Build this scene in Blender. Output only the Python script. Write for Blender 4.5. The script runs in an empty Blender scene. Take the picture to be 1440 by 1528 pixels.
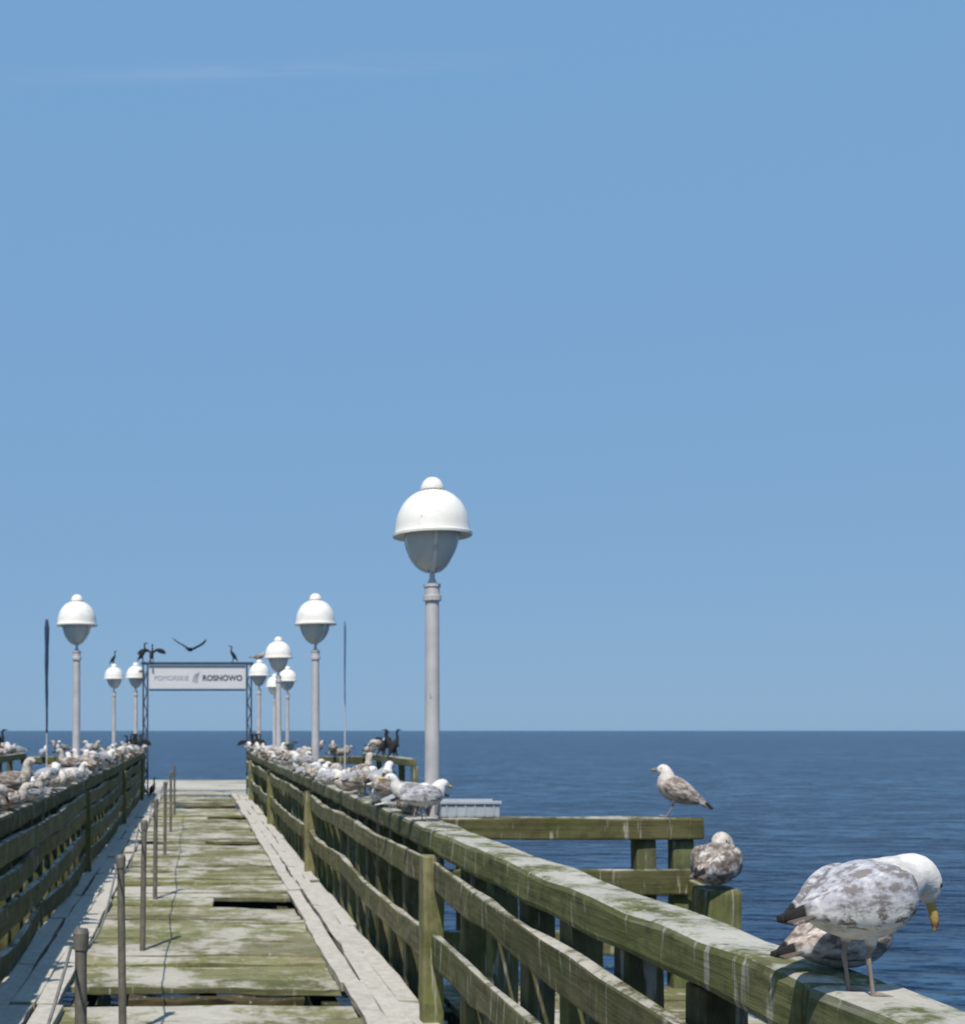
import bpy, bmesh, math, random
from mathutils import Vector, Matrix, noise
random.seed(7)
scene = bpy.context.scene
COL = scene.collection
scene.view_settings.view_transform = 'Standard'
scene.view_settings.look = 'None'
scene.view_settings.exposure = 0

# ------------------------------------------------------------ helpers
def link(ob, parent=None):
    COL.objects.link(ob)
    if parent is not None:
        ob.parent = parent
    return ob

def empty(name, loc=(0, 0, 0), rz=0.0):
    e = bpy.data.objects.new(name, None)
    e.location = loc
    e.rotation_euler = (0, 0, rz)
    e.empty_display_size = 0.2
    return link(e)

class NT:
    def __init__(self, mat):
        mat.use_nodes = True
        self.t = mat.node_tree
        self.t.nodes.clear()
    def n(self, typ, **kw):
        nd = self.t.nodes.new(typ)
        for k, v in kw.items():
            setattr(nd, k, v)
        return nd
    def l(self, a, b):
        self.t.links.new(a, b)
    def val(self, nd, name, v):
        if isinstance(v, bpy.types.NodeSocket):
            self.l(v, nd.inputs[name])
        else:
            nd.inputs[name].default_value = v
    def math(self, op, a, b=0.0, clamp=False):
        m = self.n('ShaderNodeMath', operation=op)
        m.use_clamp = clamp
        self.val(m, 0, a); self.val(m, 1, b)
        return m.outputs[0]
    def mix(self, f, a, b, blend='MIX'):
        m = self.n('ShaderNodeMixRGB', blend_type=blend)
        self.val(m, 0, f)
        for i, c in ((1, a), (2, b)):
            if isinstance(c, bpy.types.NodeSocket): self.l(c, m.inputs[i])
            else: m.inputs[i].default_value = (c[0], c[1], c[2], 1)
        return m.outputs[0]
    def ramp(self, f, lo, hi, a=0.0, b=1.0):
        m = self.n('ShaderNodeMapRange')
        m.clamp = True
        self.l(f, m.inputs[0])
        m.inputs[1].default_value = lo; m.inputs[2].default_value = hi
        m.inputs[3].default_value = a; m.inputs[4].default_value = b
        return m.outputs[0]
    def coord(self, scale=(1, 1, 1), kind='Object', loc=(0, 0, 0)):
        if kind == 'World':
            c = self.n('ShaderNodeNewGeometry').outputs['Position']
        else:
            c = self.n('ShaderNodeTexCoord').outputs[kind]
        m = self.n('ShaderNodeMapping')
        m.inputs['Scale'].default_value = scale
        m.inputs['Location'].default_value = loc
        self.l(c, m.inputs[0])
        return m.outputs[0]
    def noise(self, vec, scale, detail=4, rough=0.55):
        t = self.n('ShaderNodeTexNoise')
        t.inputs['Scale'].default_value = scale
        t.inputs['Detail'].default_value = detail
        t.inputs['Roughness'].default_value = rough
        self.l(vec, t.inputs['Vector'])
        return t.outputs['Fac']
    def bump(self, h, strength, dist):
        b = self.n('ShaderNodeBump')
        b.inputs['Strength'].default_value = strength
        b.inputs['Distance'].default_value = dist
        self.l(h, b.inputs['Height'])
        return b.outputs[0]
    def out(self, color, rough=0.6, metal=0.0, normal=None, spec=0.3):
        p = self.n('ShaderNodeBsdfPrincipled')
        o = self.n('ShaderNodeOutputMaterial')
        if isinstance(color, bpy.types.NodeSocket): self.l(color, p.inputs['Base Color'])
        else: p.inputs['Base Color'].default_value = (*color, 1)
        self.val(p, 'Roughness', rough)
        p.inputs['Metallic'].default_value = metal
        p.inputs['Specular IOR Level'].default_value = spec
        if normal is not None: self.l(normal, p.inputs['Normal'])
        self.l(p.outputs[0], o.inputs[0])
        return p

def wood(name, grain, c1, c2, moss, drop_amt, drop_scale=9.0, dark=0.5, side_drip=0.15, patch=0.0):
    """weathered wood: grain scale vector, two base tones, moss tone, bird droppings on upward faces"""
    m = bpy.data.materials.new(name); t = NT(m)
    g = t.noise(t.coord(grain, 'World'), 1.0, 6, 0.65)
    base = t.mix(t.ramp(g, 0.32, 0.68), c1, c2)
    mo = t.noise(t.coord((1, 1, 1), 'World', (3, 1, 5)), 2.3, 5, 0.6)
    base = t.mix(t.ramp(mo, 0.42, 0.62, 0, 0.85), base, moss)
    big = t.noise(t.coord((1, 1, 1), 'World', (9, 4, 2)), 7.0, 5, 0.7)
    base = t.mix(t.ramp(big, 0.48, 0.72, 0, dark), base, (0.03, 0.03, 0.018))
    at = t.n('ShaderNodeAttribute', attribute_name='var')
    base = t.mix(1.0, base, at.outputs['Color'], 'MULTIPLY')
    geo = t.n('ShaderNodeNewGeometry')
    sep = t.n('ShaderNodeSeparateXYZ'); t.l(geo.outputs['Normal'], sep.inputs[0])
    up = t.ramp(sep.outputs[2], 0.35, 0.8)
    d = t.noise(t.coord((1, 1, 1), 'World', (7, 7, 7)), drop_scale, 7, 0.72)
    d2 = t.noise(t.coord((1, 1, 1), 'World', (2, 8, 1)), drop_scale * 0.23, 3, 0.6)
    dd = t.math('ADD', t.math('MULTIPLY', d, 0.6), t.math('MULTIPLY', d2, 0.4))
    if patch:
        pn = t.noise(t.coord((0.8, 0.55, 1), 'World', (1, 2, 3)), 1.0, 4, 0.6)
        dd = t.math('ADD', dd, t.ramp(pn, .35, .65, patch, -patch))
    thr = 0.62 - 0.22 * drop_amt
    dm = t.math('MULTIPLY', t.ramp(dd, thr, thr + 0.09), up)
    dr = t.noise(t.coord((22, 22, 2.5), 'World'), 1.0, 3, 0.6)
    drm = t.ramp(dr, 0.66 - side_drip * 0.3, 0.74 - side_drip * 0.3, 0, 0.55)
    dm = t.math('MAXIMUM', dm, drm)
    wcol = t.mix(t.ramp(d, .3, .7), (0.58, 0.55, 0.50), (0.34, 0.32, 0.28))
    col = t.mix(t.math('MULTIPLY', dm, 0.88), base, wcol)
    h = t.math('ADD', t.math('MULTIPLY', g, 0.8), t.math('MULTIPLY', big, 0.5))
    t.out(col, 0.85, 0, t.bump(h, 0.7, 0.015), 0.2)
    return m

OL1 = (0.088, 0.087, 0.040); OL2 = (0.175, 0.163, 0.085); MOSS = (0.088, 0.102, 0.032)
M_railY = wood('mossy_rail_wood', (28, 1.6, 28), OL1, OL2, MOSS, 0.80, 10, .75, .22)
M_railX = wood('mossy_cross_wood', (1.6, 28, 28), OL1, OL2, MOSS, 0.7, 10, .7, .2)
M_post = wood('mossy_post_wood', (24, 24, 1.6), (0.085, 0.085, 0.042), (0.19, 0.175, 0.10), (0.09, 0.107, 0.033), 0.6, 10, .65, .2)
M_side = wood('white_stained_deck_wood', (26, 1.6, 26), (0.28, 0.26, 0.22), (0.42, 0.39, 0.34), (0.27, 0.255, 0.18), 1.3, 12, 0.45)
M_mid = wood('mossy_deck_wood', (1.3, 22, 26), (0.15, 0.145, 0.075), (0.28, 0.26, 0.165), (0.14, 0.15, 0.06), 0.70, 5, 0.5, .15, .07)
M_under = wood('dark_beam_wood', (1.6, 20, 20), (0.05, 0.045, 0.03), (0.10, 0.085, 0.055), (0.04, 0.05, 0.02), 0.1, 10)

def addbox(bm, p0, p1, w, h, seg=1, jit=0.004, var=None, bow=0.0, sag=0.0, hint=None):
    """plank from p0 to p1; w = horizontal width, h = vertical height"""
    lay = bm.verts.layers.float_color.get('var') or bm.verts.layers.float_color.new('var')
    p0 = Vector(p0); p1 = Vector(p1); t = (p1 - p0).normalized()
    if abs(t.z) > 0.8:
        a = Vector((1, 0, 0)); b = Vector((0, 1, 0))
    else:
        a = t.cross(Vector((0, 0, 1))).normalized(); b = a.cross(t).normalized()
    if var is None:
        k = random.uniform(0.72, 1.18)
        var = (k * random.uniform(0.94, 1.06), k, k * random.uniform(0.88, 1.1))
    rings = []
    sd = random.uniform(0, 100)
    for i in range(seg + 1):
        f = i / seg
        c = p0.lerp(p1, f)
        s = math.sin(math.pi * f)
        c = c + a * (bow * s) + Vector((0, 0, -sag * s))
        r = []
        for (u, v) in ((-1, -1), (1, -1), (1, 1), (-1, 1)):
            q = c + a * (u * w / 2) + b * (v * h / 2)
            nz = noise.noise_vector(Vector((sd + f * seg * 0.7, u * 3.1, v * 2.3)))
            q += Vector(nz) * jit
            vv = bm.verts.new(q)
            vv[lay] = (var[0], var[1], var[2], 1)
            r.append(vv)
        rings.append(r)
    for i in range(seg):
        for j in range(4):
            k = (j + 1) % 4
            bm.faces.new((rings[i][j], rings[i][k], rings[i + 1][k], rings[i + 1][j]))
    bm.faces.new(rings[0][::-1]); bm.faces.new(rings[-1])

def finish(bm, name, mat, parent=None, bevel=0.0, smooth=False):
    bmesh.ops.recalc_face_normals(bm, faces=bm.faces)
    me = bpy.data.meshes.new(name)
    bm.to_mesh(me); bm.free()
    if mat is not None:
        for mm in (mat if isinstance(mat, (list, tuple)) else [mat]):
            me.materials.append(mm)
    if smooth:
        for p in me.polygons: p.use_smooth = True
    ob = bpy.data.objects.new(name, me)
    link(ob, parent)
    if bevel > 0:
        md = ob.modifiers.new('bevel', 'BEVEL'); md.width = bevel; md.segments = 2
        md.limit_method = 'ANGLE'; md.angle_limit = math.radians(45)
    return ob

WATER_Z = -3.4
# ------------------------------------------------------------ sea
def make_sea():
    bm = bmesh.new()
    R = 30000
    v = [bm.verts.new((x, y, WATER_Z)) for x, y in ((-R, -R), (R, -R), (R, R), (-R, R))]
    bm.faces.new(v)
    m = bpy.data.materials.new('sea_water'); t = NT(m)
    n1 = t.noise(t.coord((0.40, 1.0, 1), 'World'), 1.0, 4, 0.55)
    n2 = t.noise(t.coord((1.0, 2.4, 1), 'World'), 1.0, 3, 0.5)
    n3 = t.noise(t.coord((0.09, 0.22, 1), 'World'), 1.0, 5, 0.65)
    n4 = t.noise(t.coord((0.010, 0.04, 1), 'World'), 1.0, 5, 0.65)
    c = t.mix(t.ramp(n3, 0.44, 0.56), (0.005, 0.024, 0.068), (0.018, 0.056, 0.122))
    c = t.mix(t.ramp(n1, 0.53, 0.57, 0, 0.65), c, (0.055, 0.120, 0.205))
    c = t.mix(t.ramp(n1, 0.47, 0.43, 0, 0.85), c, (0.001, 0.008, 0.030))
    c = t.mix(t.ramp(n2, 0.55, 0.60, 0, 0.75), c, (0.001, 0.008, 0.028))
    c = t.mix(t.ramp(n4, 0.45, 0.60, 0, 0.5), c, (0.004, 0.018, 0.058))
    h = t.math('ADD', t.math('MULTIPLY', n1, 0.8), t.math('MULTIPLY', n2, 0.35))
    p = t.out(c, 0.2, 0, t.bump(h, 1.0, 1.3), 0.15)
    p.inputs['IOR'].default_value = 1.33
    finish(bm, 'sea', m)
make_sea()

# ------------------------------------------------------------ pier deck
BAY = [-0.4, 7.3, 15.0, 22.7, 30.4]
deck = empty('pier_deck')
bm = bmesh.new()
for side, (xa, xb) in enumerate(((-1.36, -0.87), (1.03, 1.47))):
    n = 3
    wv = (xb - xa) / n
    for i in range(n):
        y = -3.0 + random.uniform(0, 2)
        while y < 33:
            L = random.uniform(1.2, 3.2)
            y2 = min(y + L, 33.2)
            xo = random.uniform(-0.014, 0.014)
            k = random.uniform(.8, 1.2)
            addbox(bm, (xa + (i + .5) * wv + xo, y, -0.03 + random.uniform(-.014, .014)),
                   (xa + (i + .5) * wv + xo + random.uniform(-.015, .015), y2 - random.choice((.012, .012, .03)), -0.03 + random.uniform(-.014, .014)),
                   wv - 0.006, 0.055, 8, 0.018, var=(k, k, k))
            y = y2
finish(bm, 'side_planks', M_side, deck, 0.006)
bm = bmesh.new()
y = -3.0
gaps = [(8.10, 8.44, 'low'), (12.45, 12.75, 'right'), (19.2, 19.5, 'right'),
        (24.5, 25.0, 'right'), (28.2, 29.4, 'most')]
while y < 33:
    w = random.choice((0.22, 0.30, 0.42, 0.55))
    g = None
    for (a, b, k) in gaps:
        if y + w > a and y < b: g = (a, b, k)
    x0, x1 = -0.885 + random.uniform(-.03, .03), 1.045 + random.uniform(-.04, .04)
    z = -0.075 + random.uniform(-.022, .022)
    if g:
        a, b, k = g
        if k == 'right': x1 = random.uniform(0.15, 0.35); w = min(w, .3)
        elif k == 'most': x1 = -0.45
        elif k == 'low': y = b; continue
    tilt = random.uniform(-.016, .016)
    k = random.uniform(.70, 1.2)
    addbox(bm, (x0, y + w / 2, z - tilt), (x1, y + w / 2 + random.uniform(-.012, .012), z + tilt), w - random.choice((0.004, 0.008, 0.02)), 0.05, 10, 0.018,
           var=(k, k * random.uniform(.97, 1.04), k * random.uniform(.88, 1.05)))
    y += w
finish(bm, 'middle_boards', M_mid, deck, 0.006)
bm = bmesh.new()
addbox(bm, (-0.45, 8.33, -0.125), (0.75, 8.30, -0.12), 0.12, 0.05, 8, 0.03, var=(0.9, .75, .6))
addbox(bm, (-0.3, 28.8, -0.12), (0.9, 29.0, -0.1), 0.1, 0.05, 6, 0.03)
addbox(bm, (-0.95, 10.6, -0.20), (1.1, 10.6, -0.20), 0.1, 0.1, 6, 0.01)
for x in (-1.2, -0.8, 0.1, 0.95, 1.3):
    addbox(bm, (x, -3, -0.235), (x, 33, -0.235), 0.12, 0.16, 20, 0.01)
finish(bm, 'stringers', M_under, deck, 0.006)
bm = bmesh.new()
yy = BAY + [8.87, 17.0, 24.2, 32.0, 3.4, 11.2, 19, 26.6]
for y in yy:
    addbox(bm, (-1.95, y + .12, -0.44), (1.98, y + .12, -0.44), 0.22, 0.24, 4, 0.01)
for y in BAY + [38, 42.5]:
    for x in (-1.2, 1.3) if y < 33 else (-3, 0, 3):
        addbox(bm, (x, y + .12, WATER_Z - 2), (x, y + .12, -0.57), 0.3, 0.3, 6, 0.02)
finish(bm, 'piles_and_crossbeams', M_under, deck, 0.01)

# pier head
head = empty('pier_head')
bm = bmesh.new()
y = 33.25
while y < 42.6:
    w = random.uniform(0.16, 0.22)
    addbox(bm, (-3.5, y + w / 2, -0.03), (3.5, y + w / 2, -0.03 + random.uniform(-.01, .01)), w - .006, 0.05, 8, 0.012)
    y += w
finish(bm, 'planks', M_side, head)
bm = bmesh.new()
for x in (-3.4, -1.2, 1.2, 3.4):
    addbox(bm, (x, 33.25, -0.2), (x, 42.6, -0.2), 0.2, 0.28, 4, 0.01)
finish(bm, 'beams', M_under, head)

# ------------------------------------------------------------ railings
def railing(s, xin, y0, ymax, posts, joint, levels, dark=1.0):
    root = empty('wooden_railing')
    X = lambda d: s * (xin + d)
    def V():
        k = random.uniform(.72, 1.2) * dark  # dark below one paints shade into the board tint
        return (k * random.uniform(.95, 1.08), k, k * random.uniform(.85, 1.1))
    bm = bmesh.new()
    ys = sorted(set([y0] + [p for p in posts if p > y0] + joint + [ymax]))
    for a, b in zip(ys[:-1], ys[1:]):
        dz = random.uniform(-.006, .006)
        addbox(bm, (X(.13), a + .004, 1.075 + dz), (X(.13), b - .004, 1.075 + random.uniform(-.006, .006)), 0.23, 0.15, max(4, int((b - a) * 3.5)), 0.020, var=V())
    finish(bm, 'top_rail', M_railY, root, 0.026)
    bm = bmesh.new()
    ps = sorted(set([y0] + list(posts) + [ymax]))
    for a, b in zip(ps[:-1], ps[1:]):
        if b - a < .5: continue
        for (z, h) in levels:
            n = 1 if b - a < 4 else random.choice((1, 2))
            aa = a + 0.067; bb = b - 0.067
            cuts = [aa, bb] if n == 1 else [aa, (aa + bb) / 2 + random.uniform(-.8, .8), bb]
            for c0, c1 in zip(cuts[:-1], cuts[1:]):
                addbox(bm, (X(.03), c0 + .003, z + random.uniform(-.015, .015)), (X(.03), c1 - .003, z + random.uniform(-.015, .015)),
                       0.05, h, max(6, int((c1 - c0) * 3)), 0.024, var=V(), bow=-s * random.uniform(0.0, 0.05), sag=random.uniform(0.01, 0.05))
    finish(bm, 'side_boards', M_railY, root, 0.012)
    bm = bmesh.new()
    for p in posts:
        addbox(bm, (X(.015), p, -0.35), (X(.015), p, 0.996), 0.13, 0.13, 6, 0.012, var=(1.45 * dark, 1.4 * dark, 1.35 * dark))
    finish(bm, 'main_posts', M_post, root, 0.012)
    bm = bmesh.new()
    y = y0 + 0.15
    while y < ymax:
        if min([abs(y - p) for p in posts] + [9]) > 0.16:
            addbox(bm, (X(.135), y, -0.45), (X(.135), y + random.uniform(-.02, .02), 0.994), 0.13, 0.15, 5, 0.012, var=V())
        y += 0.62
    finish(bm, 'outer_posts', M_post, root, 0.012)
    return root
railing(1, 1.42, -1.5, 33.0, BAY, [2.86], ((0.865, 0.165), (0.43, 0.18)))
railing(-1, 1.33, -1.5, 33.0, BAY, [3.2], ((0.90, 0.165), (0.70, 0.16), (0.43, 0.18), (0.15, .17)), .72)  # left railing wood tinted darker: shade of its inner face painted into colour

def platform(x0, x1, ya, yb, ztop, posts, lowz, name='mooring_platform'):
    root = empty(name)
    bm = bmesh.new()
    y = ya
    while y < yb:
        addbox(bm, (x0, y + .08, -0.06), (x1, y + .08, -0.06 + random.uniform(-.01, .01)), 0.148, 0.05, 4, 0.01)
        y += 0.16
    finish(bm, 'planks', M_mid, root, .005)
    bm = bmesh.new()
    s = 1 if x1 > x0 else -1
    addbox(bm, (x0 + s * .02, yb, ztop - .075), (x1, yb, ztop - .075), 0.16, 0.15, 6, 0.014)
    addbox(bm, (x0, yb - .06, lowz), (x1, yb - .06, lowz), 0.05, 0.17, 6, 0.014)
    addbox(bm, (x0, yb - .06, lowz - .42), (x1, yb - .06, lowz - .42), 0.05, 0.17, 6, 0.014)
    finish(bm, 'fence_rails', M_railX, root, 0.015)
    bm = bmesh.new()
    for x in posts:
        addbox(bm, (x, yb + .035, -0.4), (x, yb + .035, ztop - .152), 0.14, 0.13, 5, 0.012)
    for x in (x1 - s * .15,):
        for y in (ya + .2, yb - .3):
            addbox(bm, (x, y, WATER_Z - 2), (x, y, -0.09), 0.26, 0.26, 5, 0.02)
    finish(bm, 'posts', M_post, root, 0.012)
    return root
pf = platform(1.68, 3.5, 6.7, 8.35, 1.15, (1.9, 3.12, 3.38), 0.71)
bm = bmesh.new()
addbox(bm, (3.30, 7.62, -0.4), (3.30, 7.62, 0.76), 0.24, 0.24, 5, 0.014)
finish(bm, 'bollard_post', M_post, pf, 0.03)
bm = bmesh.new()
addbox(bm, (3.4, 7.75, 0.62), (3.4, 8.26, 0.66), 0.05, 0.15, 3, 0.01)
finish(bm, 'short_side_rail', M_railY, pf, 0.012)
for s in (-1, 1):
    pf = platform(s * 1.68, s * 3.65, 20.0, 25.4, 1.2, (s * 2.2, s * 2.9, s * 3.5), 0.75)
    bm = bmesh.new()
    addbox(bm, (s * 3.6, 20.0, 1.22), (s * 3.6, 25.3, 1.22), 0.16, 0.12, 8, 0.01)
    addbox(bm, (s * 3.58, 20.0, 0.8), (s * 3.58, 25.3, 0.8), 0.05, 0.15, 8, 0.01)
    finish(bm, 'outer_rails', M_railY, pf, 0.01)
    bm = bmesh.new()
    for y in (20.05, 21.3, 22.6, 23.9):
        addbox(bm, (s * 3.66, y, -0.4), (s * 3.66, y, 1.155), 0.1, 0.12, 3, 0.01)
    finish(bm, 'outer_posts', M_post, pf, 0.01)

# ------------------------------------------------------------ lathe / tubes
def lathe(bm, prof, seg=32, mi=0, cx=0, cy=0):
    rings = []
    for (r, z) in prof:
        if r < 1e-5:
            rings.append([bm.verts.new((cx, cy, z))])
        else:
            rings.append([bm.verts.new((cx + r * math.cos(2 * math.pi * i / seg), cy + r * math.sin(2 * math.pi * i / seg), z)) for i in range(seg)])
    for A, B in zip(rings[:-1], rings[1:]):
        for i in range(seg):
            j = (i + 1) % seg
            if len(A) == 1 and len(B) == 1: continue
            if len(A) == 1: f = bm.faces.new((A[0], B[j], B[i]))
            elif len(B) == 1: f = bm.faces.new((A[i], A[j], B[0]))
            else: f = bm.faces.new((A[i], A[j], B[j], B[i]))
            f.material_index = mi

def tube(bm, pts, r, seg=8, mi=0):
    rings = []
    n = len(pts)
    for i, p in enumerate(pts):
        p = Vector(p)
        t = (Vector(pts[min(i + 1, n - 1)]) - Vector(pts[max(i - 1, 0)])).normalized()
        h = Vector((0, 0, 1)) if abs(t.z) < .9 else Vector((1, 0, 0))
        a = t.cross(h).normalized(); b = t.cross(a)
        rr = r[i] if isinstance(r, (list, tuple)) else r
        rings.append([bm.verts.new(p + a * rr * math.cos(2 * math.pi * k / seg) + b * rr * math.sin(2 * math.pi * k / seg)) for k in range(seg)])
    for A, B in zip(rings[:-1], rings[1:]):
        for i in range(seg):
            j = (i + 1) % seg
            bm.faces.new((A[i], A[j], B[j], B[i])).material_index = mi
    bm.faces.new(rings[0][::-1]); bm.faces.new(rings[-1])

def simple(name, c, rough=.5, metal=0.0, var=0.25, scale=8, spec=.4, speck=0.0):
    m = bpy.data.materials.new(name); t = NT(m)
    n = t.noise(t.coord((1, 1, 1), 'World'), scale, 5, 0.6)
    col = t.mix(t.ramp(n, 0.3, 0.7), c, tuple(k * (1 - var) for k in c))
    if speck:
        s = t.noise(t.coord((1, 1, .6), 'World'), 17, 5, 0.7)
        col = t.mix(t.ramp(s, 0.64, 0.69, 0, speck), col, (0.12, 0.09, 0.06))
    t.out(col, rough, metal, t.bump(n, 0.1, 0.01), spec)
    return m
M_dome = simple('white_enamel', (0.80, 0.775, 0.72), .4, 0, .12, 6, .4, .8)
M_glass = simple('milky_globe', (0.66, 0.66, 0.62), .2, 0, .15, 5, .5)
M_pole = simple('galvanised_pole', (0.58, 0.55, 0.545), .45, 0.2, .25, 5, .5, .5)
M_steel = simple('rusty_steel', (0.22, 0.20, 0.17), .6, .4, .5, 14, .4)
M_dark = simple('dark_blue_steel', (0.06, 0.08, 0.12), .55, .2, .4, 9)
M_rope = simple('grey_rope', (0.20, 0.19, 0.17), .9, 0, .4, 30)
M_sign = simple('sign_panel', (0.60, 0.60, 0.62), .5, 0, .08, 2)
M_textd = simple('sign_text_dark', (0.06, 0.07, 0.11), .6, 0, .1, 2)
M_textg = simple('sign_text_grey', (0.32, 0.34, 0.42), .6, 0, .1, 2)
M_flag = simple('navy_fabric', (0.025, 0.05, 0.12), .85, 0, .4, 4)
M_flag2 = simple('faded_blue_fabric', (0.09, 0.16, 0.28), .85, 0, .3, 4)

def lamp_mesh():
    bm = bmesh.new()
    lathe(bm, [(0, -0.4), (.11, -0.4), (.11, -0.38), (.065, -0.37), (.060, -0.3), (.056, 1.0), (.050, 2.62), (.050, 2.66), (.066, 2.665), (.066, 2.70), (.056, 2.705),
               (.054, 2.76), (.062, 2.765), (.062, 2.785), (.036, 2.79), (.020, 2.83), (.020, 2.90), (0, 2.90)], 24, 0)
    def eg(a): return 0.198 * math.sin(a) ** 0.95 * (1 - .12 * math.cos(a)), 3.145 - 0.262 * math.cos(a)
    pr = [(0, 2.883)] + [eg(math.pi / 2 * i / 12) for i in range(1, 13)]
    lathe(bm, pr, 36, 1)
    pr = [(.19, 3.150), (.268, 3.136), (.284, 3.132), (.286, 3.150), (.272, 3.158), (.268, 3.175)]
    for i in range(1, 14):
        a = math.pi / 2 * i / 14
        pr.append((0.266 * math.cos(a) ** 0.85, 3.175 + 0.295 * math.sin(a)))
    pr += [(.082, 3.470), (.084, 3.478), (.080, 3.50), (.062, 3.535), (.035, 3.556), (0, 3.562)]
    lathe(bm, pr, 40, 2)
    for k in range(3):
        an = math.radians(-90 + 120 * k)
        pts = []
        for i in range(9):
            r, z = eg(math.pi / 2 * (0.06 + 0.94 * i / 8))
            pts.append(((r + .008) * math.cos(an), (r + .008) * math.sin(an), z - .004))
        tube(bm, pts, 0.015, 6, 2)
    bmesh.ops.recalc_face_normals(bm, faces=bm.faces)
    me = bpy.data.meshes.new('street_lamp')
    bm.to_mesh(me); bm.free()
    for mm in (M_pole, M_glass, M_dome): me.materials.append(mm)
    for p in me.polygons: p.use_smooth = True
    return me
LM = lamp_mesh()
def lamp(x, y, s=1.0, rz=0):
    o = bpy.data.objects.new('street_lamp', LM)
    o.location = (x, y, 0); o.rotation_euler = (random.uniform(-.008, .008), random.uniform(-.008, .008), rz); o.scale = (s, s, s)
    link(o)
    md = o.modifiers.new('e', 'EDGE_SPLIT'); md.split_angle = math.radians(40)
    return o
lamp(1.75, 8.87, 1.015, -0.05)
lamp(1.70, 16.9, 1.03, .6); lamp(-1.67, 17.0, 1.03, 1)
lamp(1.70, 24.2, 1.02, 2)
lamp(1.70, 32.0, 1.02, 3); lamp(-1.62, 33.4, 1.02, 1.2)
lamp(-2.27, 34.0, 1.02, 1.5); lamp(2.62, 34.0, 1.0, .3); lamp(2.55, 38.5, 1.0, .3)

bm = bmesh.new()
def slab(bm, x0, x1, y0, y1, z0, z1):
    vs = [bm.verts.new(p) for p in ((x0, y0, z0), (x1, y0, z0), (x1, y1, z0), (x0, y1, z0), (x0, y0, z1), (x1, y0, z1), (x1, y1, z1), (x0, y1, z1))]
    for f in ((0, 3, 2, 1), (4, 5, 6, 7), (0, 1, 5, 4), (1, 2, 6, 5), (2, 3, 7, 6), (3, 0, 4, 7)):
        bm.faces.new([vs[i] for i in f])
slab(bm, 0, .40, 0, .24, 0, .008)
slab(bm, 0, .40, 0, .008, .008, .10); slab(bm, 0, .40, .232, .24, .008, .10)
slab(bm, 0, .008, .009, .231, .008, .10); slab(bm, .392, .40, .009, .231, .008, .10)
slab(bm, -.012, .412, -.014, -.001, .09, .112); slab(bm, -.012, .412, .241, .254, .09, .112)
for i in range(6):
    slab(bm, .03 + i * .065, .04 + i * .065, -.008, -.0005, .008, .089)
cr = finish(bm, 'plastic_crate', simple('pale_plastic', (0.40, 0.44, 0.48), .5, 0, .25, 10), None, .003)
cr.location = (1.70, 8.30, 1.153)

# ------------------------------------------------------------ rope barrier
PX = -0.42
PY = [1.8, 4.45, 7.07, 9.8, 12.9, 17.2, 21.4, 25.5]
bm = bmesh.new()
lathe(bm, [(0, -.10), (.05, -.10), (.05, -.085), (.024, -.08), (.022, .92), (.028, .925), (.030, .985), (.025, 1.0), (0, 1.003)], 16)
bmesh.ops.recalc_face_normals(bm, faces=bm.faces)
pm = bpy.data.meshes.new('barrier_post'); bm.to_mesh(pm); bm.free(); pm.materials.append(M_steel)
for y in PY:
    o = bpy.data.objects.new('barrier_post', pm); o.location = (PX, y, 0.02)
    o.rotation_euler = (random.uniform(-.02, .02), random.uniform(-.02, .02), 0); link(o)
bm = bmesh.new()
for a, b in zip(PY[:-1], PY[1:]):
    for z, sg in ((0.95, 0.16),):
        tube(bm, [(PX - .035, a + (b - a) * i / 14, z - sg * math.sin(math.pi * i / 14)) for i in range(15)], 0.006, 6)
finish(bm, 'barrier_rope', M_rope, None, 0, True)

# ------------------------------------------------------------ gate with sign
gate = empty('pier_gate', (0, 33.05, 0))
bm = bmesh.new()
for x in (-1.34, 1.50):
    for dx in (-.06, .06):
        for dy in (-.06, .06):
            slab(bm, x + dx - .02, x + dx + .02, dy - .02, dy + .02, -.2, 3.55)
    z = 0.0
    k = 0
    while z < 3.3:
        for dy in (-.06, .06):
            a, b = (-.045, .045) if k % 2 else (.045, -.045)
            tube(bm, [(x + a, dy, z), (x + b, dy, z + .28)], .014, 5)
        z += .28; k += 1
slab(bm, -1.46, 1.62, -.09, .09, 3.552, 3.62)
slab(bm, -1.24, 1.40, .02, .07, 2.84, 2.88)
finish(bm, 'frame', M_dark, gate)
bm = bmesh.new()
slab(bm, -1.24, 1.40, -.03, 0, 2.90, 3.53)
finish(bm, 'sign_panel', M_sign, gate, .004)
def text(s, x, z, size, mat, bold=0.0):
    c = bpy.data.curves.new('t', 'FONT'); c.body = s; c.size = size; c.extrude = .003; c.offset = bold
    o = bpy.data.objects.new('sign_lettering', c)
    o.rotation_euler = (math.pi / 2, 0, 0); o.location = (x, -.036, z)
    link(o, gate)
    c.materials.append(mat)
text('POMORSKIE', -1.10, 3.13, .175, M_textg)
text('ROSNOWO', 0.22, 3.12, .205, M_textd, .006)
bm = bmesh.new()
for i in range(3):
    tube(bm, [(.06 - .05 * i, -.037, 3.06 + .02 * i), (.08 - .05 * i, -.037, 3.2), (.13 - .05 * i, -.037, 3.36 - .03 * i)], .014, 5)
finish(bm, 'emblem', M_textg, gate)

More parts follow.
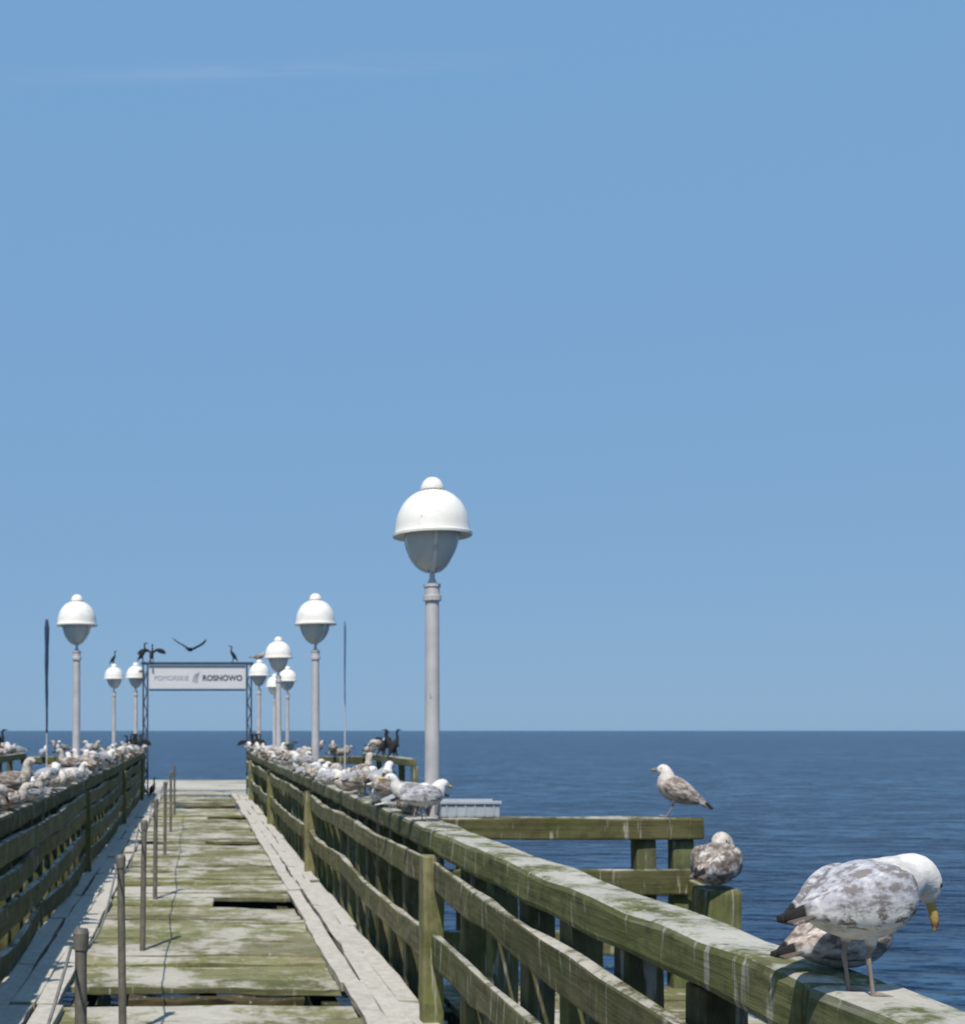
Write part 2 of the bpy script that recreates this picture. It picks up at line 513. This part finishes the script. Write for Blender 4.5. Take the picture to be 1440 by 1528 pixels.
def flag(x, y, h, w, mat):
    r = empty('beach_flag', (x, y, 0))
    bm = bmesh.new(); tube(bm, [(0, 0, -.05), (0, 0, 1.7), (0, 0, h)], [.022, .014, .008], 8)
    finish(bm, 'pole', M_pole, r)
    bm = bmesh.new()
    n = 14
    pts = []; rs = []
    for i in range(n + 1):
        f = i / n
        pts.append((.003 * math.sin(f * 9), .003 * math.cos(f * 7), 1.7 + (h - 1.7) * f))
        rs.append(w * (.35 + .65 * f) * (1 + .08 * math.sin(f * 23)) * (1 if f < .98 else .6))
    tube(bm, pts, rs, 9)
    finish(bm, 'furled_banner', mat, r, 0, True)
flag(-3.06, 25.0, 4.05, .052, M_flag)
flag(3.12, 25.0, 4.02, .026, M_flag2)

# ------------------------------------------------------------ birds
def feather_mat():
    m = bpy.data.materials.new('feathers'); t = NT(m)
    at = t.n('ShaderNodeAttribute', attribute_name='Col')
    n = t.noise(t.coord((13, 30, 34)), 1.0, 4, 0.6)
    nb = t.noise(t.coord((30, 60, 70), 'Object', (3, 5, 1)), 1.0, 3, 0.6)
    s = t.math('ADD', t.math('MULTIPLY', n, 0.65), t.math('MULTIPLY', nb, 0.35))
    mask = t.math('MULTIPLY', t.ramp(s, 0.48, 0.56), at.outputs['Alpha'])
    col = t.mix(mask, at.outputs['Color'], (0.12, 0.095, 0.08))
    lite = t.math('MULTIPLY', t.ramp(s, 0.46, 0.41), at.outputs['Alpha'])
    col = t.mix(t.math('MULTIPLY', lite, .75), col, (0.66, 0.63, 0.60))
    n2 = t.noise(t.coord((30, 60, 60)), 1.0, 4, 0.6)
    col = t.mix(t.ramp(n2, .3, .75, 0, .2), col, (0.1, 0.1, 0.1))
    t.out(col, .8, 0, t.bump(s, .5, .008), .15)
    return m
M_F = feather_mat()

def cr_interp(P, n):
    out = []
    N = len(P) - 1
    for i in range(n + 1):
        u = i / n * N
        k = min(int(u), N - 1); f = u - k
        p0 = P[max(k - 1, 0)]; p1 = P[k]; p2 = P[k + 1]; p3 = P[min(k + 2, N)]
        out.append([0.5 * ((2 * b) + (-a + c) * f + (2 * a - 5 * b + 4 * c - d) * f * f + (-a + 3 * b - 3 * c + d) * f ** 3) for a, b, c, d in zip(p0, p1, p2, p3)])
    return out

def loft(bm, P, n, ring, colfn, side=Vector((0, 1, 0))):
    """P: (x,y,z,r_side,r_up)"""
    lay = bm.verts.layers.float_color.get('Col') or bm.verts.layers.float_color.new('Col')
    Q = cr_interp(P, n)
    rings = []
    for i, q in enumerate(Q):
        c = Vector(q[:3])
        t = (Vector(Q[min(i + 1, n)][:3]) - Vector(Q[max(i - 1, 0)][:3]))
        if t.length < 1e-6: t = Vector((1, 0, 0))
        t.normalize()
        s = (side - t * side.dot(t)).normalized()
        u = t.cross(s).normalized()
        ru = max(q[3], .0008); rv = max(q[4], .0008)
        r = []
        for k in range(ring):
            a = 2 * math.pi * k / ring
            p = c + s * ru * math.cos(a) + u * rv * math.sin(a)
            vv = bm.verts.new(p)
            vv[lay] = colfn(p, i / n)
            r.append(vv)
        rings.append(r)
    for A, B in zip(rings[:-1], rings[1:]):
        for i in range(ring):
            j = (i + 1) % ring
            bm.faces.new((A[i], A[j], B[j], B[i]))
    for r, q in ((rings[0], Q[0]), (rings[-1], Q[-1])):
        c = bm.verts.new(q[:3]); c[lay] = r[0][lay]
        for i in range(ring):
            bm.faces.new((r[i], r[(i + 1) % ring], c))

def const(c, m=0.0):
    return lambda p, f: (c[0], c[1], c[2], m)

WHITE = (0.70, 0.68, 0.65); GREY = (0.32, 0.335, 0.37); BLACK = (0.018, 0.017, 0.018)
def gull_mesh(age, pose, name):
    bm = bmesh.new()
    juv = age in ('juv', 'pale'); sub = age == 'sub'
    sit = pose in ('sit', 'sleep')
    dz = -0.115 if sit else 0.0
    hc = WHITE if not juv else (0.52, 0.47, 0.42)
    hm = 0.0 if age == 'ad' else (0.10 if sub else 0.45)
    bc = WHITE if not juv else (0.40, 0.35, 0.31)
    bmott = 0.0 if age == 'ad' else (0.35 if sub else 0.9)
    wc = GREY if not juv else (0.27, 0.23, 0.20)
    wm = 0.05 if age == 'ad' else (0.75 if sub else 1.0)
    if sub: wc = (0.40, 0.40, 0.44); bc = (0.60, .58, .56)
    if age == 'pale':
        hc = (0.68, 0.63, 0.58); hm = .12; bc = (0.58, 0.52, 0.46); bmott = .45; wc = (0.42, 0.35, 0.31); wm = .85
    fat = 1.12 if pose != 'alert' else 1.0
    body = [(-0.235, 0.188, .020, .010), (-0.20, 0.190, .034, .022), (-0.14, 0.196, .054 * fat, .046 * fat), (-0.06, 0.203, .073 * fat, .069 * fat),
            (0.02, 0.210, .080 * fat, .078 * fat), (0.085, 0.222, .074 * fat, .074 * fat)]
    if pose == 'alert':
        neck = [(0.125, .250, .055, .058), (0.142, .290, .041, .043), (0.148, .330, .034, .036), (0.156, .365, .034, .035), (0.178, .378, .035, .034), (0.203, .374, .026, .025), (0.217, .370, .013, .012)]
        bk = [(0.205, .372), (0.235, .370), (0.258, .364), (0.266, .354)]
    elif pose == 'bent':
        neck = [(0.130, .240, .064, .068), (0.168, .252, .052, .056), (0.205, .262, .045, .048), (0.240, .258, .043, .045), (0.266, .238, .039, .040), (0.277, .212, .028, .028), (0.282, .198, .014, .014)]
        bk = [(0.278, .210), (0.293, .180), (0.305, .148), (0.302, .128)]
    elif pose == 'hunch':
        neck = [(0.112, .250, .068, .074), (0.130, .275, .058, .062), (0.150, .297, .049, .050), (0.174, .305, .042, .042), (0.200, .298, .032, .031), (0.214, .292, .014, .013)]
        bk = [(0.203, .297), (0.230, .288), (0.251, .277), (0.255, .267)]
    elif pose == 'sleep':
        neck = [(0.118, .245, .062, .062), (0.118, .285, .048, .045), (0.095, .305, .040, .037), (0.06, .300, .036, .033), (0.03, .290, .024, .02), (0.02, .285, .012, .010)]
        bk = [(0.03, .289), (0.0, .283), (-0.02, .279), (-0.024, .276)]
    else:
        neck = [(0.128, .245, .058, .062), (0.148, .280, .045, .047), (0.158, .308, .038, .040), (0.174, .332, .037, .038), (0.200, .338, .035, .035), (0.223, .332, .025, .024), (0.236, .328, .013, .012)]
        bk = [(0.225, .332), (0.255, .329), (0.280, .322), (0.287, .311)]
    nb = len(body); tot = nb + len(neck) - 1
    def bcol(p, f):
        i = f * tot
        k = min(max((i - nb + 0.3) / 1.6, 0), 1)
        c = [a * (1 - k) + b * k for a, b in zip(bc, hc)]
        mm = bmott * (1 - k) + hm * k
        return (c[0], c[1], c[2], mm)
    P = [(x, 0, z + dz, a, b) for x, z, a, b in body + neck]
    loft(bm, P, 52, 20, bcol)
    tc = WHITE if age == 'ad' else (0.10, 0.08, 0.07)
    def tcol(p, f):
        if age == 'ad': return (*WHITE, 0)
        c = tc if f < .55 else bc
        return (c[0], c[1], c[2], .3)
    loft(bm, [(-0.295, 0, .172 + dz, .036, .004), (-0.26, 0, .180 + dz, .038, .006), (-0.20, 0, .190 + dz, .030, .012), (-.14, 0, .197 + dz, .02, .015)], 10, 12, tcol)
    for s in (-1, 1):
        def wcol(p, f):
            if f > 0.80: return (*BLACK, 0)
            if f > 0.72 and p.z - dz < .20: return (0.62, 0.61, 0.6, .4)
            if p.z - dz < .195 and age == 'ad': return (0.66, .66, .66, 0)
            if p.z - dz < .20 and sub: return (0.62, .61, .60, .9)
            return (wc[0], wc[1], wc[2], wm)
        W = [(0.118, s * .052, .238, .010, .020), (0.090, s * .066, .232, .020, .044), (0.03, s * .074, .224, .024, .058), (-0.05, s * .067, .217, .025, .058),
             (-0.13, s * .047, .209, .020, .045), (-0.20, s * .026, .200, .013, .028), (-0.26, s * .012, .190, .007, .017), (-0.32, -s * .006, .180, .003, .007)]
        if fat > 1: W = [(a, b * 1.10, c, d, e * 1.06) for a, b, c, d, e in W]
        loft(bm, [(a, b, c + dz, d, e) for a, b, c, d, e in W], 30, 12, wcol)
        # overlapping flight-feather edges along the folded wing
        for j in range(5):
            x0 = -0.02 - .035 * j
            loft(bm, [(x0 + .05, s * (.092 - .008 * j), .208 + dz - .004 * j, .004, .012), (x0, s * (.088 - .011 * j), .196 + dz, .005, .014), (x0 - .07, s * (.066 - .011 * j), .186 + dz, .003, .007)], 8, 6,
                 lambda p, f, j=j: ((wc[0] * (.55 if j % 2 else 1.2), wc[1] * (.55 if j % 2 else 1.2), wc[2] * (.55 if j % 2 else 1.2), .2) if age != 'ad' else (*(GREY if j < 3 else BLACK), 0)))
    loft(bm, [(0.125, 0, .262 + dz, .040, .020), (0.08, 0, .262 + dz, .066, .036), (0.02, 0, .258 + dz, .079, .042), (-0.05, 0, .248 + dz, .075, .040), (-0.12, 0, .230 + dz, .056, .032), (-0.19, 0, .208 + dz, .032, .018), (-.25, 0, .195 + dz, .012, .008)], 22, 16,
         lambda p, f: (wc[0], wc[1], wc[2], wm))
    bcx = (0.50, 0.34, 0.11) if not juv else (0.05, 0.045, 0.04)
    if age == 'pale': bcx = (.22, .17, .14)
    wd = [.0115, .0105, .008, .002]; ht = [.014, .013, .012, .003]
    loft(bm, [(x, 0, z + dz, a, b) for (x, z), a, b in zip(bk, wd, ht)], 10, 8, lambda p, f: ((0.22, .09, .04, 0) if (.62 < f < .85 and not juv) else (*bcx, 0)))
    hx, hz = neck[-3][0], neck[-3][1]
    dx = Vector((bk[0][0] - hx, 0, bk[0][1] - hz)).normalized()
    for s in (-1, 1):
        c = Vector((hx, s * .031, hz + dz)) + dx * .008 + Vector((-dx.z if pose != 'sleep' else 0, 0, abs(dx.x))) * .008
        if pose == 'bent': c = Vector((hx + .004, s * .036, hz + dz + .001))
        if pose == 'hunch': c = Vector((hx + .014, s * .036, hz + dz + .010))
        loft(bm, [(c.x - .005, c.y, c.z, .001, .001), (c.x - .003, c.y, c.z, .0055, .0055), (c.x + .003, c.y, c.z, .0055, .0055), (c.x + .005, c.y, c.z, .001, .001)], 6, 8, const((0.02, 0.02, 0.02)))
    if not sit:
        pk = (0.26, 0.215, 0.19)
        for s in (-1, 1):
            y = s * .034
            loft(bm, [(-0.015, y, .150, .022, .024), (-0.012, y, .122, .014, .015), (-0.018, y, .100, .0060, .0065), (-0.022, y, .088, .0070, .0075), (-0.012, y, .05, .0048, .0052), (-0.004, y, .012, .0052, .0056), (-0.002, y, .004, .006, .006)], 16, 8,
                 lambda p, f: (*bc, 0) if f < .22 else (*pk, 0), side=Vector((0, 1, 0)))
            for a in (-.42, 0, .42):
                d = Vector((math.cos(a), math.sin(a), 0))
                e = Vector((-.002, y, .005)) + d * .052
                loft(bm, [(-.002, y, .006, .005, .005), (e.x * .6 - .001, y + (e.y - y) * .6, .006, .004, .004), (e.x, e.y, .003, .002, .002)], 4, 6, const(pk), side=Vector((-d.y, d.x, 0)))
            lay = bm.verts.layers.float_color['Col']
            vs = [bm.verts.new((-.002, y, .005))] + [bm.verts.new((-.002 + .047 * math.cos(a), y + .047 * math.sin(a), .003)) for a in (-.42, 0, .42)]
            for v in vs: v[lay] = (*pk, 0)
            bm.faces.new((vs[0], vs[1], vs[2])); bm.faces.new((vs[0], vs[2], vs[3]))
    bmesh.ops.recalc_face_normals(bm, faces=bm.faces)
    me = bpy.data.meshes.new(name); bm.to_mesh(me); bm.free()
    me.materials.append(M_F)
    for p in me.polygons: p.use_smooth = True
    return me

def cormorant_mesh(pose, name):
    bm = bmesh.new()
    K = (0.014, 0.015, 0.017)
    cf = const(K, 0)
    up = [(-0.16, 0, .08, .02, .012), (-0.12, 0, .13, .045, .04), (-0.07, 0, .20, .068, .065), (-0.02, 0, .28, .070, .070), (0.03, 0, .35, .055, .055), (0.055, 0, .41, .034, .036), (0.05, 0, .48, .024, .026),
          (0.04, 0, .54, .022, .024), (0.055, 0, .585, .024, .026), (0.09, 0, .60, .024, .022), (0.12, 0, .60, .012, .012), (.15, 0, .598, .007, .007), (.178, 0, .590, .003, .004)]
    if pose == 'fly':
        loft(bm, [(-0.30, 0, 0, .05, .005), (-0.2, 0, 0, .03, .02), (-0.1, 0, 0, .06, .055), (0.05, 0, 0, .07, .065), (0.16, 0, .01, .045, .045), (0.25, 0, .03, .022, .024), (0.35, 0, .04, .02, .022), (0.40, 0, .045, .022, .022), (.44, 0, .045, .008, .008), (.48, 0, .042, .003, .003)], 40, 12, cf)
        for s in (-1, 1):
            loft(bm, [(0.08, s * .04, .02, .07, .022), (0.07, s * .16, .07, .11, .022), (0.07, s * .28, .13, .12, .018), (0.02, s * .40, .19, .10, .012), (-0.05, s * .50, .26, .07, .008), (-.12, s * .58, .33, .012, .003)], 20, 10, cf, side=Vector((1, 0, 0)))
    else:
        loft(bm, up, 50, 14, cf)
        loft(bm, [(-0.13, 0, .14, .02, .02), (-0.18, 0, .06, .03, .010), (-0.22, 0, -0.02, .035, .005)], 8, 8, cf)
        for s in (-1, 1):
            if pose == 'spread':
                loft(bm, [(0.0, s * .05, .33, .03, .03), (0.0, s * .16, .40, .02, .05), (-0.02, s * .30, .38, .015, .085), (-0.03, s * .42, .33, .010, .07), (-0.04, s * .50, .27, .004, .02)], 18, 10, cf, side=Vector((1, 0, 0)))
            else:
                loft(bm, [(0.03, s * .045, .345, .012, .02), (-0.01, s * .068, .29, .016, .05), (-0.07, s * .068, .21, .016, .055), (-0.13, s * .045, .12, .010, .035), (-0.18, s * .015, .05, .004, .01)], 18, 10, cf)
            loft(bm, [(-0.03, s * .04, .19, .03, .035), (-0.01, s * .045, .08, .016, .018), (-0.005, s * .045, .01, .010, .012), (.04, s * .05, .006, .022, .005), (.07, s * .055, .004, .02, .003)], 12, 8, cf)
    bmesh.ops.recalc_face_normals(bm, faces=bm.faces)
    me = bpy.data.meshes.new(name); bm.to_mesh(me); bm.free()
    me.materials.append(M_F)
    for p in me.polygons: p.use_smooth = True
    return me

G = {}
for age in ('ad', 'juv', 'sub', 'pale'):
    for pose in ('normal', 'alert', 'bent', 'sit', 'sleep', 'hunch'):
        G[age, pose] = gull_mesh(age, pose, 'seagull')
C = {p: cormorant_mesh(p, 'cormorant') for p in ('up', 'spread', 'fly')}
def bird(me, name, x, y, z, yaw, s=1.0, pitch=0.0, roll=0.0):
    o = bpy.data.objects.new(name, me)
    o.location = (x, y, z); o.rotation_euler = (roll, -pitch, yaw)
    o.scale = s if isinstance(s, tuple) else (s, s, s)
    return link(o)
D = math.radians
bird(G['sub', 'bent'], 'seagull', 1.515, 2.74, 1.150, D(20), (.75, .95, 1.02))
bird(G['pale', 'sit'], 'seagull', 1.63, 3.02, 1.150, D(22), (.76, .8, .86))
bird(G['pale', 'hunch'], 'seagull', 3.25, 8.33, 1.148, D(158), (.80, 1.0, .98), D(22))
bird(G['juv', 'sleep'], 'seagull', 3.285, 7.60, .765, D(48), (1.12, 1.4, 1.5))
def crowd(s, xin, y0, y1, z, sp, wts):
    y = y0
    while y < y1:
        age = random.choices(('ad', 'juv', 'sub', 'pale'), wts)[0]
        pose = random.choices(('normal', 'alert', 'bent', 'sit', 'sleep', 'hunch'), (2.0, .8, .8, 3, 2.5, 3))[0]
        yaw = random.gauss(0, 40) + (0 if random.random() < .5 else 180)
        bird(G[age, pose], 'seagull', s * (xin + random.uniform(-.06, .05)), y, z, D(yaw), random.uniform(.76, .96))
        y += sp * random.uniform(.6, 1.5)
crowd(1, 1.55, 8.3, 32, 1.152, .35, (2, 3.5, 2.2, 2.5))
crowd(-1, 1.46, 7.6, 32, 1.152, .31, (1.4, 4.5, 1.6, 2.2))
crowd(-1, 3.6, 20.2, 25, 1.285, .7, (3, 3, 2, 1))
crowd(1, 3.6, 23, 25, 1.285, .9, (3, 3, 2, 1))
bird(G['sub', 'hunch'], 'seagull', 1.52, 7.95, 1.15, D(20), .80)
for i in range(7):
    bird(G[random.choice(('ad', 'juv')), random.choice(('normal', 'sit'))], 'seagull', -random.uniform(1.8, 3.4), 25.4, 1.205, D(random.uniform(0, 360)), .9)
for i in range(5):
    bird(G[random.choice(('ad', 'juv')), random.choice(('normal', 'sit'))], 'seagull', random.uniform(1.8, 3.3), 25.4, 1.205, D(random.uniform(0, 360)), .9)
for (x, y, z, p, yaw, s) in [
    (-1.40, 33.0, 3.622, 'up', 0, .85), (-1.16, 33.0, 3.622, 'spread', 75, .8), (1.05, 33.0, 3.622, 'up', 180, .72), (-2.27, 34.0, 3.61, 'up', 20, .62),
    (-1.46, 26.8, 1.15, 'up', 200, .8), (-1.46, 27.6, 1.15, 'up', 80, .8), (-1.46, 28.5, 1.15, 'up', 30, .85), (-1.46, 29.1, 1.15, 'spread', 30, .8), (-1.46, 29.7, 1.15, 'up', 160, .85), (-1.46, 30.5, 1.15, 'up', 90, .85), (-1.40, 31.1, 1.15, 'up', 0, .85), (-1.46, 31.7, 1.15, 'spread', 60, .8),
    (1.55, 28.3, 1.15, 'up', 100, .85), (1.55, 28.9, 1.15, 'up', 160, .85), (1.55, 29.6, 1.15, 'spread', 150, .8), (1.55, 30.2, 1.15, 'up', 30, .85), (1.5, 30.8, 1.15, 'up', 90, .85), (1.55, 31.4, 1.15, 'up', 190, .85), (1.5, 32.3, 1.15, 'spread', 60, .75),
    (-3.6, 20.6, 1.28, 'up', 40, .8), (-3.6, 21.3, 1.28, 'up', 160, .8), (-3.6, 22.4, 1.28, 'spread', 10, .8), (3.6, 21.6, 1.28, 'up', 30, .8), (3.6, 22.3, 1.28, 'up', 160, .8), (3.6, 22.9, 1.28, 'spread', 20, .75), (-1.1, 32.2, 0, 'up', 50, .8)]:
    bird(C[p], 'cormorant', x, y, z, D(yaw), s)
bird(C['fly'], 'cormorant', -.12, 32.0, 3.90, D(66), .85, 0, D(4))
bird(G['juv', 'sit'], 'seagull', 1.70, 32.0, 3.63, D(10), .8)

# ------------------------------------------------------------ light, sky
EL, ROT = 56, 203
sd = Vector((math.sin(D(ROT)) * math.cos(D(EL)), math.cos(D(ROT)) * math.cos(D(EL)), math.sin(D(EL))))
L = bpy.data.lights.new('sun', 'SUN'); L.energy = 5.0; L.angle = D(.6); L.color = (1, .935, .83)
lo = bpy.data.objects.new('sun', L); link(lo)
lo.rotation_euler = (-sd).to_track_quat('-Z', 'Y').to_euler()
w = bpy.data.worlds.new('World'); scene.world = w
t = NT(w)
sky = t.n('ShaderNodeTexSky'); sky.sky_type = 'NISHITA'; sky.sun_disc = False
sky.sun_elevation = D(EL); sky.sun_rotation = D(ROT); sky.air_density = 1.0; sky.dust_density = 0.3; sky.ozone_density = 1.2
tc = t.n('ShaderNodeTexCoord').outputs['Generated']
sp = t.n('ShaderNodeSeparateXYZ'); t.l(tc, sp.inputs[0])
f = t.ramp(sp.outputs[2], 0.0, 0.55)
blue = t.mix(f, (2.15, 3.85, 6.10), (1.88, 3.85, 6.70))      # clear summer air, pale blue to the horizon
col = t.mix(0.91, sky.outputs[0], blue)
# thin cirrus trail: a straight line on a high flat layer
zc = t.math('MAXIMUM', sp.outputs[2], 0.02)
u = t.math('DIVIDE', sp.outputs[0], zc); v = t.math('DIVIDE', sp.outputs[1], zc)
cb = t.n('ShaderNodeCombineXYZ'); t.l(u, cb.inputs[0]); t.l(v, cb.inputs[1])
mp = t.n('ShaderNodeMapping'); mp.inputs['Scale'].default_value = (3.0, 22.0, 1.0); t.l(cb.outputs[0], mp.inputs[0])
cn = t.noise(mp.outputs[0], 1.0, 5, 0.6)
dist = t.math('ABSOLUTE', t.math('SUBTRACT', t.math('ADD', v, t.math('MULTIPLY', u, .073)), 1.834))
bandm = t.ramp(dist, 0.0, 0.036, 1, 0)
ex = t.ramp(t.math('ABSOLUTE', t.math('SUBTRACT', u, 0.10)), 0.05, 0.45, 1, 0)
cm = t.math('MULTIPLY', t.math('MULTIPLY', bandm, ex), t.ramp(cn, .35, .6, 0.03, .26))
col = t.mix(cm, col, (4.2, 5.4, 6.9))
bg = t.n('ShaderNodeBackground'); bg.inputs[1].default_value = 0.10
ou = t.n('ShaderNodeOutputWorld')
t.l(col, bg.inputs[0]); t.l(bg.outputs[0], ou.inputs[0])

# ------------------------------------------------------------ camera
cam = bpy.data.cameras.new('camera'); co = bpy.data.objects.new('camera', cam); link(co)
co.location = (0, 0, 1.75); co.rotation_euler = (math.pi / 2, 0, 0)
cam.sensor_fit = 'HORIZONTAL'; cam.sensor_width = 36; cam.lens = 45
cam.shift_x = (720 - 290) / 1440; cam.shift_y = (1090 - 764) / 1440
cam.clip_start = .1; cam.clip_end = 80000
# soft phone-zoom focus
cam.dof.use_dof = True; cam.dof.focus_distance = 1.5; cam.dof.aperture_fstop = 15
scene.camera = co
